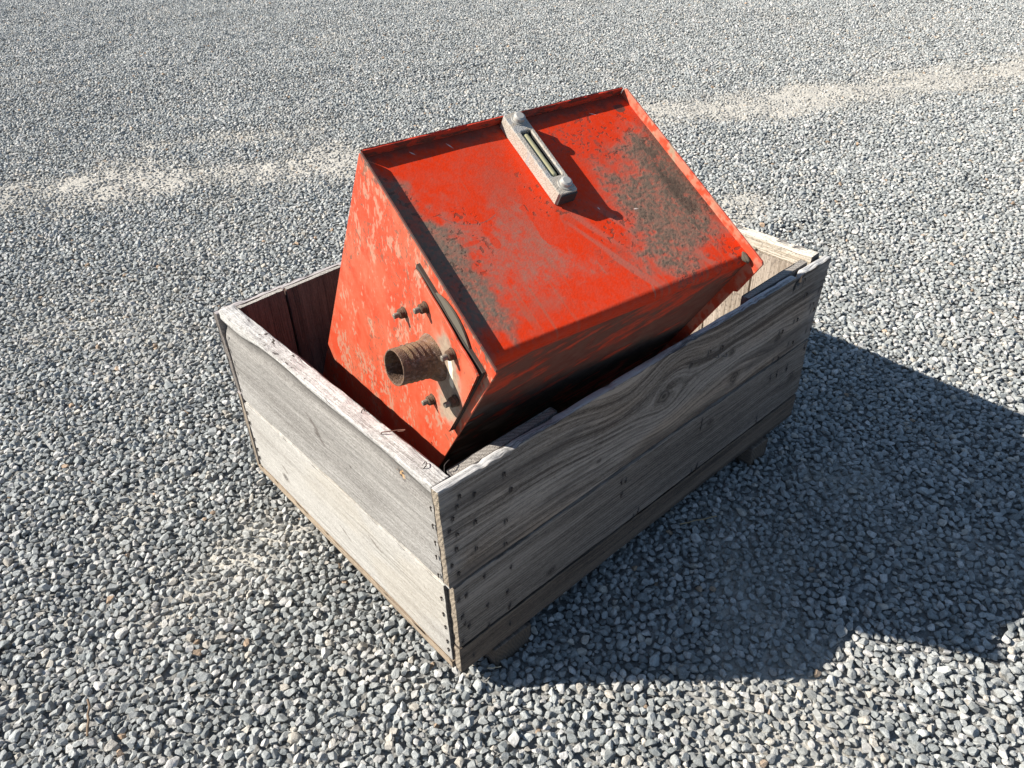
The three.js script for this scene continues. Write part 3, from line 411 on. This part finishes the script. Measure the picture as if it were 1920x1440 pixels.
    const pale = smooth(0.6, 0.72, fbm(x * 10 - f * 4, f * 22 + x * 6, 224, 3)) * low * smooth(0.25, 0.05, x); c = mix3(c, [0.22, 0.19, 0.16], pale * 0.7);
    h += 0.2 * (d - 0.5) * n4; ro = 0.62 + 0.25 * d;
    const cl = smooth(0.03, 0.0, f); c = mix3(c, [0.5, 0.028, 0.008], cl * 0.5 * smooth(0.5, 0.35, n1));
  }
  return [c[0], c[1], c[2], h, ro];
}, { rough: true });
const skinMat = new THREE.MeshPhysicalMaterial({ specularIntensity: 0.3, map: skinTex.map, bumpMap: skinTex.bump, bumpScale: 0.0022, roughness: 1, roughnessMap: skinTex.bump });
const plain = (c, r = 0.5) => new THREE.MeshStandardMaterial({ color: new THREE.Color().setRGB(...c), roughness: r });
// folded sheet: top, rounded fold, front, bottom, back
{
  const prof = [], r = 0.016, y0 = -LIP, fr = 0.0802; // front leans back under the top by fr per unit depth
  prof.push([0.001, y0]); for (let i = 1; i <= 14; i++) prof.push([0.001 + ((TOPZ - r - 0.001) * i) / 14, y0]);
  const a1 = Math.PI / 2 - Math.atan(fr) + Math.atan(fr) * 2 - 0.0; // turn of the fold
  const turn = Math.PI / 2 + Math.atan(fr);
  for (let i = 1; i <= 10; i++) { const t = (turn * i) / 10; prof.push([TOPZ - r + r * Math.sin(t), y0 - r + r * Math.cos(t)]); }
  const [zl, yl] = prof[prof.length - 1]; for (let i = 1; i <= 24; i++) { const y = yl + ((-0.823 - yl) * i) / 24; prof.push([zl + (y - yl) * fr, y]); }
  prof.push([0.16, -0.846], [-0.058, -0.868]); for (let i = 1; i <= 8; i++) prof.push([-0.058 + (0.058 - 0.0) * (i / 8), -0.868 + (0.868 - LIP) * (i / 8)]);
  const xs = []; for (let i = 0; i <= 24; i++) xs.push(0.0035 + ((TL - 0.007) * i) / 24);
  const pos = [], uv = [], idx = []; let s = 0;
  prof.forEach(([z, y], i) => { if (i) s += Math.hypot(z - prof[i - 1][0], y - prof[i - 1][1]); const onTop = i > 0 && i < 15; for (const x of xs) { pos.push(x, y + (onTop ? -0.0025 * Math.sin((Math.PI * x) / TL) * Math.sin((Math.PI * z) / TOPZ) + 0.0026 * (fbm(x * 6, z * 6, 91, 2) - 0.5) : 0), z + (i > 24 && i < 48 ? 0.004 * (fbm(x * 6, y * 6, 92, 2) - 0.5) : 0)); uv.push(x / TL, s / SKIN_V); } });
  const n = xs.length; for (let i = 0; i + 1 < prof.length; i++) for (let j = 0; j + 1 < n; j++) { const k = i * n + j; idx.push(k, k + n, k + 1, k + 1, k + n, k + n + 1); }
  const g = new THREE.BufferGeometry(); g.setAttribute('position', new THREE.Float32BufferAttribute(pos, 3)); g.setAttribute('uv', new THREE.Float32BufferAttribute(uv, 2)); g.setIndex(idx); g.computeVertexNormals();
  part('folded_sheet', g, skinMat, tank, 'orange red top and front sheet with brown dirt patches');
}
// end plates
function plateGeometry(pts, x0, x1, bevel = 0.0008) { // pts as [z, y]
  const s = new THREE.Shape(); pts.forEach((p, i) => (i ? s.lineTo(-p[0], p[1]) : s.moveTo(-p[0], p[1]))); s.closePath();
  const g = new THREE.ExtrudeGeometry(s, { depth: x1 - x0 - 2 * bevel, bevelEnabled: true, bevelSize: bevel, bevelOffset: -bevel, bevelThickness: bevel, bevelSegments: 2, steps: 1 });
  g.rotateY(Math.PI / 2); g.translate(x0 + bevel, 0, 0); // local z runs from -shape x
  const p = g.attributes.position, uv = []; for (let i = 0; i < p.count; i++) uv.push((p.getZ(i) + 0.1) / 0.6, (p.getY(i) + 0.9) / 0.95);
  g.setAttribute('uv', new THREE.Float32BufferAttribute(uv, 2)); return g;
}
const endTex = textures(1024, 1536, (uu, vv) => {
  const z = uu * 0.6 - 0.1, y = vv * 0.95 - 0.9;
  const n1 = fbm(z * 16, y * 16, 301, 4), n2 = fbm(z * 70, y * 70, 302, 4), n4 = fbm(z * 210, y * 210, 303, 3), st = fbm((z + 0.35 * y) * 90, (y - 0.35 * z) * 22, 304, 4), st2 = fbm((z + 0.4 * y) * 30, (y - 0.4 * z) * 9, 306, 4);
  let c = mix3([0.47, 0.050, 0.015], [0.46, 0.080, 0.034], smooth(0.3, 0.65, n1));
  c = mix3(c, [0.49, 0.175, 0.105], clamp(smooth(0.43, 0.80, 0.30 * st + 0.20 * st2 + 0.28 * n2 + 0.22 * n4) * 0.45));
  c = mix3(c, [0.50, 0.038, 0.008], smooth(0.56, 0.74, 0.7 * fbm(z * 26 + 5, y * 20, 308, 3) + 0.3 * n2) * 0.7);
  c = mix3(c, [0.36, 0.255, 0.175], smooth(0.56, 0.66, 0.5 * fbm((z + 0.5 * y) * 34 + 9, (y - 0.5 * z) * 14, 309, 4) + 0.5 * fbm((z + 0.3 * y) * 190, (y - 0.3 * z) * 90, 310, 3)) * 0.6);
  let h = 0.5 + 0.2 * (n2 - 0.5), ro = 0.55;
  // dirt run down from the spigot and the plate's outer edge
  const run = smooth(-0.012, 0.014, sdPoly(z, y, [[0.335, -0.05], [0.375, -0.06], [0.415, -0.11], [0.43, -0.16], [0.432, -0.235], [0.40, -0.245], [0.355, -0.17], [0.345, -0.11]]) + (n1 - 0.5) * 0.05 + (n2 - 0.5) * 0.02);
  c = mix3(c, mix3([0.34, 0.27, 0.185], [0.20, 0.155, 0.11], n4), run * 0.92); h += run * 0.35 * n4; ro = mix(ro, 0.95, run);
  const clean = smooth(-0.004, 0.006, sdPoly(z, y, [[0.385, -0.03], [0.445, -0.035], [0.44, -0.13], [0.425, -0.12], [0.40, -0.06]]) + (n1 - 0.5) * 0.02); c = mix3(c, mix3([0.62, 0.075, 0.022], [0.6, 0.14, 0.08], n1), clean);
  const bare = smooth(-0.002, 0.003, sdPoly(z, y, [[0.361, -0.083], [0.370, -0.080], [0.388, -0.105], [0.402, -0.145], [0.394, -0.15], [0.378, -0.118]]) + (n2 - 0.5) * 0.008); c = mix3(c, [0.74, 0.66, 0.50], bare * 0.95);
  const edge = smooth(-0.0045, -0.001, y) * smooth(0.3, 0.55, n2 + 0.2); c = mix3(c, [0.07, 0.04, 0.028], edge * 0.85);
  const chip = smooth(0.63, 0.68, fbm(z * 120, y * 120, 315, 3)) * smooth(-0.03, -0.004, y); c = mix3(c, [0.09, 0.06, 0.045], chip * 0.8);
  const speck = smooth(0.77, 0.80, noise(z * 190, y * 190, 316)) * smooth(0.55, 0.65, noise(z * 14, y * 14, 317)); c = mix3(c, [0.16, 0.07, 0.04], speck * 0.7);
  for (const [az, ay, bz, by] of [[0.2295, -0.034, 0.2265, -0.075], [0.2255, -0.085, 0.2185, -0.150]]) { const ez = bz - az, ey = by - ay, t = clamp(((z - az) * ez + (y - ay) * ey) / (ez * ez + ey * ey)), q = Math.hypot(z - az - ez * t, y - ay - ey * t); c = mix3(c, [0.06, 0.035, 0.025], smooth(0.0013, 0.0006, q) * 0.85); }
  return [c[0], c[1], c[2], h, ro];
}, { rough: true });
const endMatRed = new THREE.MeshStandardMaterial({ map: endTex.map, bumpMap: endTex.bump, bumpScale: 0.0012, roughness: 1, roughnessMap: endTex.bump });
const corner = (z, y, r, a0, a1, n = 5) => { const o = []; for (let i = 0; i <= n; i++) { const t = a0 + ((a1 - a0) * i) / n; o.push([z + r * Math.cos(t), y + r * Math.sin(t)]); } return o; };
const leftPts = [...corner(0.008, -0.008, 0.008, Math.PI, Math.PI / 2), [0.4605, 0], [0.4642, -0.004], [0.4336, -0.3815], [0.398, -0.826], [-0.060, -0.870]].map(([z, y]) => [z, y]);
const leftPlate = part('end_plate', plateGeometry(leftPts, 0, 0.0042), endMatRed, tank, 'sunlit flaking orange end plate carrying the pipe spigot');
const rPts = [...corner(0.010, -0.009, 0.010, Math.PI, Math.PI / 2), [0.459, -0.0025], [0.4635, -0.007], [0.4585, -0.0975], [0.4515, -0.1045], [0.4357, -0.3211], [0.396, -0.826], [-0.060, -0.870]];
const rightTex = textures(512, 768, (uu, vv) => { const z = uu * 0.6 - 0.1, y = vv * 0.95 - 0.9, n1 = fbm(z * 18, y * 18, 321, 4), n2 = fbm(z * 80, y * 80, 322, 3); let c = mix3([0.50, 0.05, 0.016], [0.50, 0.15, 0.09], smooth(0.35, 0.65, n2)); const d = smooth(0.45, 0.6, n1 + 0.25 * (n2 - 0.5)) * smooth(-0.03, 0.05, z) * smooth(0.36, 0.28, z) * smooth(-0.05, -0.012, y); c = mix3(c, [0.30, 0.23, 0.15], d * 0.9); c = mix3(c, [0.08, 0.06, 0.045], smooth(0.42, 0.5, z) * smooth(-0.03, -0.02, y) * smooth(-0.05, -0.04, y) * 0.7); return [c[0], c[1], c[2], n2]; });
part('end_plate', plateGeometry(rPts, TL - 0.0042, TL), new THREE.MeshStandardMaterial({ map: rightTex.map, bumpMap: rightTex.bump, bumpScale: 0.001, roughness: 0.6 }), tank);
{ // turned-up flange along the back edge
  const g = boardGeometry(V(TL - 0.0043, -LIP - 0.002, -0.0035), V(0.0043, -LIP - 0.002, -0.0035), V(TL - 0.0043, -0.001, -0.0035), V(0.0043, -0.001, -0.0035), V(0, 0, 0.0042), { seed: 7, nu: 30, nv: 4, wear: 0.0012, ripple: 0.0001 });
  const t = textures(1024, 64, (u, v) => { const x = u * TL, n = fbm(x * 40, v * 3, 331, 4), n2 = fbm(x * 160, v * 8, 332, 3); let c = mix3([0.52, 0.045, 0.016], [0.34, 0.05, 0.03], n); c = mix3(c, DIRT, smooth(0.52, 0.62, n + 0.2 * (n2 - 0.5)) * 0.75); c = mix3(c, [0.16, 0.115, 0.1], 0.5 * smooth(0.55, 0.7, fbm(x * 9, 1, 333, 2))); c = mix3(c, [0.6, 0.05, 0.016], smooth(0.8, 0.86, v)); return [c[0], c[1], c[2], n2]; });
  const fm = new THREE.MeshStandardMaterial({ map: t.map, bumpMap: t.bump, bumpScale: 0.0008, roughness: 0.55 });
  part('flange', g, [fm, fm], tank, 'dirty red flange turned up along the back edge');
}
// bolted cover plate, standing a little proud at its outer edges, with a gasket showing
{
  const g = boardGeometry(V(-0.0085, -0.262, 0.213), V(-0.0125, -0.2575, 0.4325), V(-0.0105, -0.030, 0.2295), V(-0.0160, -0.0270, 0.4460), V(0.0042, 0, 0), { seed: 17, nu: 24, nv: 24, wear: 0.0012, ripple: 0.0002, press: (u, v) => [0.0022 * Math.sin(v * 14) * smooth(0.1, 0.2, u), 0] });
  const p = g.attributes.position, uv = []; for (let i = 0; i < p.count; i++) uv.push((p.getZ(i) + 0.1) / 0.6, (p.getY(i) + 0.9) / 0.95); g.setAttribute('uv', new THREE.Float32BufferAttribute(uv, 2));
  part('cover_plate', g, [endMatRed, plain([0.06, 0.045, 0.035], 0.9)], tank, 'square bolted cover plate around the spigot, dirt streaked');
  const gm = plain([0.10, 0.086, 0.062], 0.95), gk = new THREE.CylinderGeometry(0.092, 0.092, 0.003, 48); gk.rotateZ(Math.PI / 2); gk.translate(-0.0032, -0.1005, 0.342);
  part('gasket', gk, gm, tank, 'olive brown gasket bulging from behind the cover plate');
  // dark sheet added behind the plate to draw the shaded gap at its edge
  part('gasket', plateGeometry([[0.2270, -0.0262], [0.305, -0.0262], [0.33, -0.0290], [0.4445, -0.0280], [0.4318, -0.2565], [0.217, -0.257]], -0.0062, 0.0002, 0.0004).translate(0, 0, 0), plain([0.045, 0.035, 0.027], 1), tank);
}
// nuts on studs
const nutMat = new THREE.MeshStandardMaterial({ map: rust.map, bumpMap: rust.bumpMap, bumpScale: 0.001, roughness: 0.7, metalness: 0.35, color: new THREE.Color().setRGB(0.8, 0.78, 0.74) }), studMat = new THREE.MeshStandardMaterial({ color: new THREE.Color().setRGB(0.22, 0.19, 0.15), roughness: 0.6, metalness: 0.4 });
const nutGeo = (() => { const pts = []; const g = new THREE.CylinderGeometry(0.0102, 0.0112, 0.0105, 6, 1); g.rotateZ(Math.PI / 2); const w = new THREE.CylinderGeometry(0.0122, 0.0126, 0.0022, 20); w.rotateZ(Math.PI / 2); w.translate(0.006, 0, 0); const c = new THREE.CylinderGeometry(0.0085, 0.0102, 0.002, 18); c.rotateZ(Math.PI / 2); c.translate(-0.006, 0, 0); return mergeGeometries([g, w, c].map((q) => q.toNonIndexed())); })();
const studGeo = (() => { const p = []; for (let i = 0; i <= 24; i++) p.push(new THREE.Vector2(0.0058 - 0.0007 * (i % 2) - (i > 22 ? 0.0008 : 0), i * 0.00058)); p.push(new THREE.Vector2(0, 24 * 0.00058)); const g = new THREE.LatheGeometry(p, 16); g.rotateZ(Math.PI / 2); return g; })();
const bolts = [[-0.1605, 0.2296, 0.4], [-0.0692, 0.2832, 0.9], [-0.0687, 0.3789, 0.2], [-0.2461, 0.3668, 1.2], [-0.1572, 0.4202, 0.6], [-0.2450, 0.2700, 0.8]];
for (const [y, z, t] of bolts) { const px = mix(-0.0088, -0.0150, clamp(((z - 0.22) / 0.22) * 0.6 + ((y + 0.26) / 0.23) * 0.4)); const b = part('bolt', studGeo, studMat, tank); b.position.set(px - 0.0105, y, z); b.rotation.set(t, 0.05, 0.04); b.scale.set(0.82, 0.88, 0.88); const n = part('nut', nutGeo, nutMat, b); n.position.set(0.0055, 0, 0); }
// barbed pipe spigot
{
  const base = V(-0.010, -0.1447, 0.3362), tip = V(-0.089, -0.1305, 0.3358), ax = tip.clone().sub(base), len = ax.length(); ax.normalize();
  const p = [[0.0465, 0], [0.0455, 0.004], [0.0405, 0.0115], [0.0375, 0.019], [0.0368, 0.0235]]; let y = 0.0245; for (let i = 0; i < 4; i++) { p.push([0.0378 - i * 0.0003, y], [0.0372 - i * 0.0003, y + 0.001], [0.0352 - i * 0.0002, y + 0.0100], [0.0350 - i * 0.0002, y + 0.0104]); y += 0.0106; } p.push([0.0358, y + 0.0002], [0.0352, len - 0.001], [0.0347, len], [0.0325, len], [0.0318, len - 0.0012], [0.0315, len - 0.02], [0.0315, 0.004], [0.0, 0.004]);
  const g = new THREE.LatheGeometry(p.map((q, i) => new THREE.Vector2(q[0] * (i < 3 ? 0.94 : 0.89), q[1])), 56), pp = g.attributes.position, uv = g.attributes.uv;
  for (let i = 0; i < pp.count; i++) { uv.setXY(i, uv.getX(i) * 1.6, pp.getY(i) * 8); const k = 1 + 0.012 * (noise(pp.getX(i) * 90, pp.getZ(i) * 90 + pp.getY(i) * 60, 12) - 0.5); pp.setX(i, pp.getX(i) * k); pp.setZ(i, pp.getZ(i) * k); }
  g.computeVertexNormals();
  const m = part('pipe_spigot', g, rust, tank, 'rusty barbed pipe stub'); m.position.copy(base); m.quaternion.setFromUnitVectors(V(0, 1, 0), ax);
}
// level gauge on the top sheet
{
  const gauge = new THREE.Group(); gauge.name = 'level_gauge'; gauge.userData.label = 'cast grey level gauge with a dirty sight tube'; gauge.position.set(0.3035, -LIP, 0.1045); tank.add(gauge);
  const hw = 0.0205, hl = 0.1005, H = 0.0265, ch = 0.004;
  const s = new THREE.Shape(); s.moveTo(-hw + ch, -hl); s.lineTo(hw - ch, -hl); s.lineTo(hw, -hl + ch); s.lineTo(hw, hl - ch); s.lineTo(hw - ch, hl); s.lineTo(-hw + ch, hl); s.lineTo(-hw, hl - ch); s.lineTo(-hw, -hl + ch); s.closePath();
  const hole = new THREE.Path(); const hx0 = -0.0095, hx1 = 0.0125, hz0 = -0.0535, hz1 = 0.0590, q = 0.0025; hole.moveTo(hx0 + q, -hz1); hole.lineTo(hx1 - q, -hz1); hole.lineTo(hx1, -hz1 + q); hole.lineTo(hx1, -hz0 - q); hole.lineTo(hx1 - q, -hz0); hole.lineTo(hx0 + q, -hz0); hole.lineTo(hx0, -hz0 - q); hole.lineTo(hx0, -hz1 + q); hole.closePath(); s.holes.push(hole);
  const bv = 0.0022, g = new THREE.ExtrudeGeometry(s, { depth: H - bv - 0.0005, bevelEnabled: true, bevelSize: bv, bevelOffset: -bv, bevelThickness: bv, bevelSegments: 3 });
  g.rotateX(-Math.PI / 2); g.translate(0, 0.0005, 0);
  { const p = g.attributes.position, uv = []; for (let i = 0; i < p.count; i++) uv.push(p.getX(i) * 9 + p.getY(i) * 7, p.getZ(i) * 9); g.setAttribute('uv', new THREE.Float32BufferAttribute(uv, 2)); }
  const ct = textures(512, 512, (u, v) => { const n = fbm(u * 9, v * 14, 351, 4), n2 = fbm(u * 60, v * 60, 352, 3), sp = noise(u * 200, v * 200, 353); let c = mix3([0.36, 0.31, 0.245], [0.50, 0.45, 0.38], n); c = mix3(c, [0.30, 0.25, 0.19], smooth(0.5, 0.72, n2) * 0.65); c = mix3(c, [0.29, 0.31, 0.32], smooth(0.5, 0.65, fbm(u * 6, v * 8, 355, 3)) * 0.6); c = mix3(c, [0.2, 0.17, 0.13], smooth(0.78, 0.85, sp) * 0.4); return [c[0], c[1], c[2], 0.6 * n2 + 0.4 * sp]; });
  const cast = new THREE.MeshStandardMaterial({ map: ct.map, bumpMap: ct.bump, bumpScale: 0.0012, roughness: 0.72, metalness: 0.25 });
  const boltGrey = new THREE.MeshStandardMaterial({ color: new THREE.Color().setRGB(0.40, 0.38, 0.34), roughness: 0.55, metalness: 0.35 });
  part('gauge_frame', g, cast, gauge);
  const back = new THREE.BoxGeometry(0.034, 0.002, 0.17); back.translate(0, 0.0026, 0); for (const [x, a] of [[-0.0088, 1], [0.0118, 1]]) { const lw = new THREE.BoxGeometry(0.0012, 0.0195, 0.111); lw.translate(x, 0.0129, 0.0028); part('slot_shade_liner', lw, plain([0.022, 0.021, 0.02], 0.9), gauge); }  // black walls added inside the slot so that it reads as deep shade
  part('gauge_back', back, plain([0.03, 0.03, 0.03], 0.9), gauge);
  const tb = new THREE.CapsuleGeometry(0.0076, 0.094, 6, 20); tb.rotateX(Math.PI / 2); tb.translate(-0.0004, 0.0170, 0.003); part('sight_tube', tb, new THREE.MeshStandardMaterial({ color: new THREE.Color().setRGB(0.36, 0.325, 0.18), roughness: 0.45 }), gauge);
  const hd = (() => { const a = new THREE.CylinderGeometry(0.0100, 0.0106, 0.0075, 6); a.translate(0, 0.0038, 0); const d = new THREE.CylinderGeometry(0.0066, 0.0098, 0.0022, 18); d.translate(0, 0.0086, 0); const w = new THREE.CylinderGeometry(0.0125, 0.0128, 0.0015, 22); w.translate(0, 0.0007, 0); return mergeGeometries([a, d, w].map((x) => x.toNonIndexed())); })();
  for (const [x, z, t] of [[0.0035, -0.081, 0.3], [0.0035, 0.081, 0.75]]) { const b = part('bolt', hd, boltGrey, gauge); b.position.set(x, H, z); b.rotation.y = t; b.scale.setScalar(1.12); }
  const pad = new THREE.BoxGeometry(0.036, 0.0014, 0.196); pad.translate(0, 0.0007, 0); const cap = new RoundedBoxGeometry(0.037, 0.023, 0.004, 2, 0.0015); cap.translate(0, 0.0128, 0.1012); part('end_cap', cap, plain([0.035, 0.03, 0.027], 0.8), gauge);
  part('gasket', pad, plain([0.03, 0.028, 0.025], 0.95), gauge);
}
{ // caked dirt in the front right corner
  const g = mergeVertices((() => { const q = new THREE.IcosahedronGeometry(1, 4); q.deleteAttribute('uv'); q.deleteAttribute('normal'); return q; })(), 1e-4), p = g.attributes.position;
  for (let i = 0; i < p.count; i++) { const x = p.getX(i), y = p.getY(i), z = p.getZ(i), k = 0.65 + 0.7 * fbm(x * 2.6 + 7, y * 2.6 + z * 2.1, 361, 3); p.setXYZ(i, x * 0.008 * k, y * 0.005 * k, z * 0.013 * k); }
  g.computeVertexNormals(); const m = part('dirt_clump', g, plain([0.10, 0.078, 0.052], 1), tank); m.position.set(TL - 0.012, -0.021, 0.430);
}

// ---------------------------------------------------------------- litter on the gravel
{
  const sm = plain([0.30, 0.22, 0.12], 0.9), r = rng(99);
  const straw = (x, z, len, a, name, label, cat, mat, rad) => { const t = thing(name, label, cat); t.position.set(x, swell(x, z) + 0.012, z); const pts = []; for (let i = 0; i <= 5; i++) { const s = i / 5 - 0.5; pts.push(V(Math.cos(a) * s * len + (r() - 0.5) * len * 0.06, 0.004 * (r() - 0.3) + Math.abs(s) * 0.006, Math.sin(a) * s * len + (r() - 0.5) * len * 0.06)); } part('stem', tube(pts, rad, 20), mat, t); return t; };
  straw(-0.592, -0.452, 0.085, 1.9, 'dry_twig', 'thin dry brown twig lying on sunlit gravel at lower left', 'twig', plain([0.16, 0.11, 0.07], 0.95), 0.0024);
  straw(0.72, 0.045, 0.10, 0.5, 'dry_straw', 'brown dry straw stem on shaded gravel before the crate front', 'straw', sm, 0.0016);
  straw(0.075, 0.012, 0.03, 0.6, 'dry_straw', 'short pale straw beside the near bottom corner of the crate', 'straw', plain([0.5, 0.42, 0.28], 0.9), 0.0011);
}
renderer.render(scene, camera);
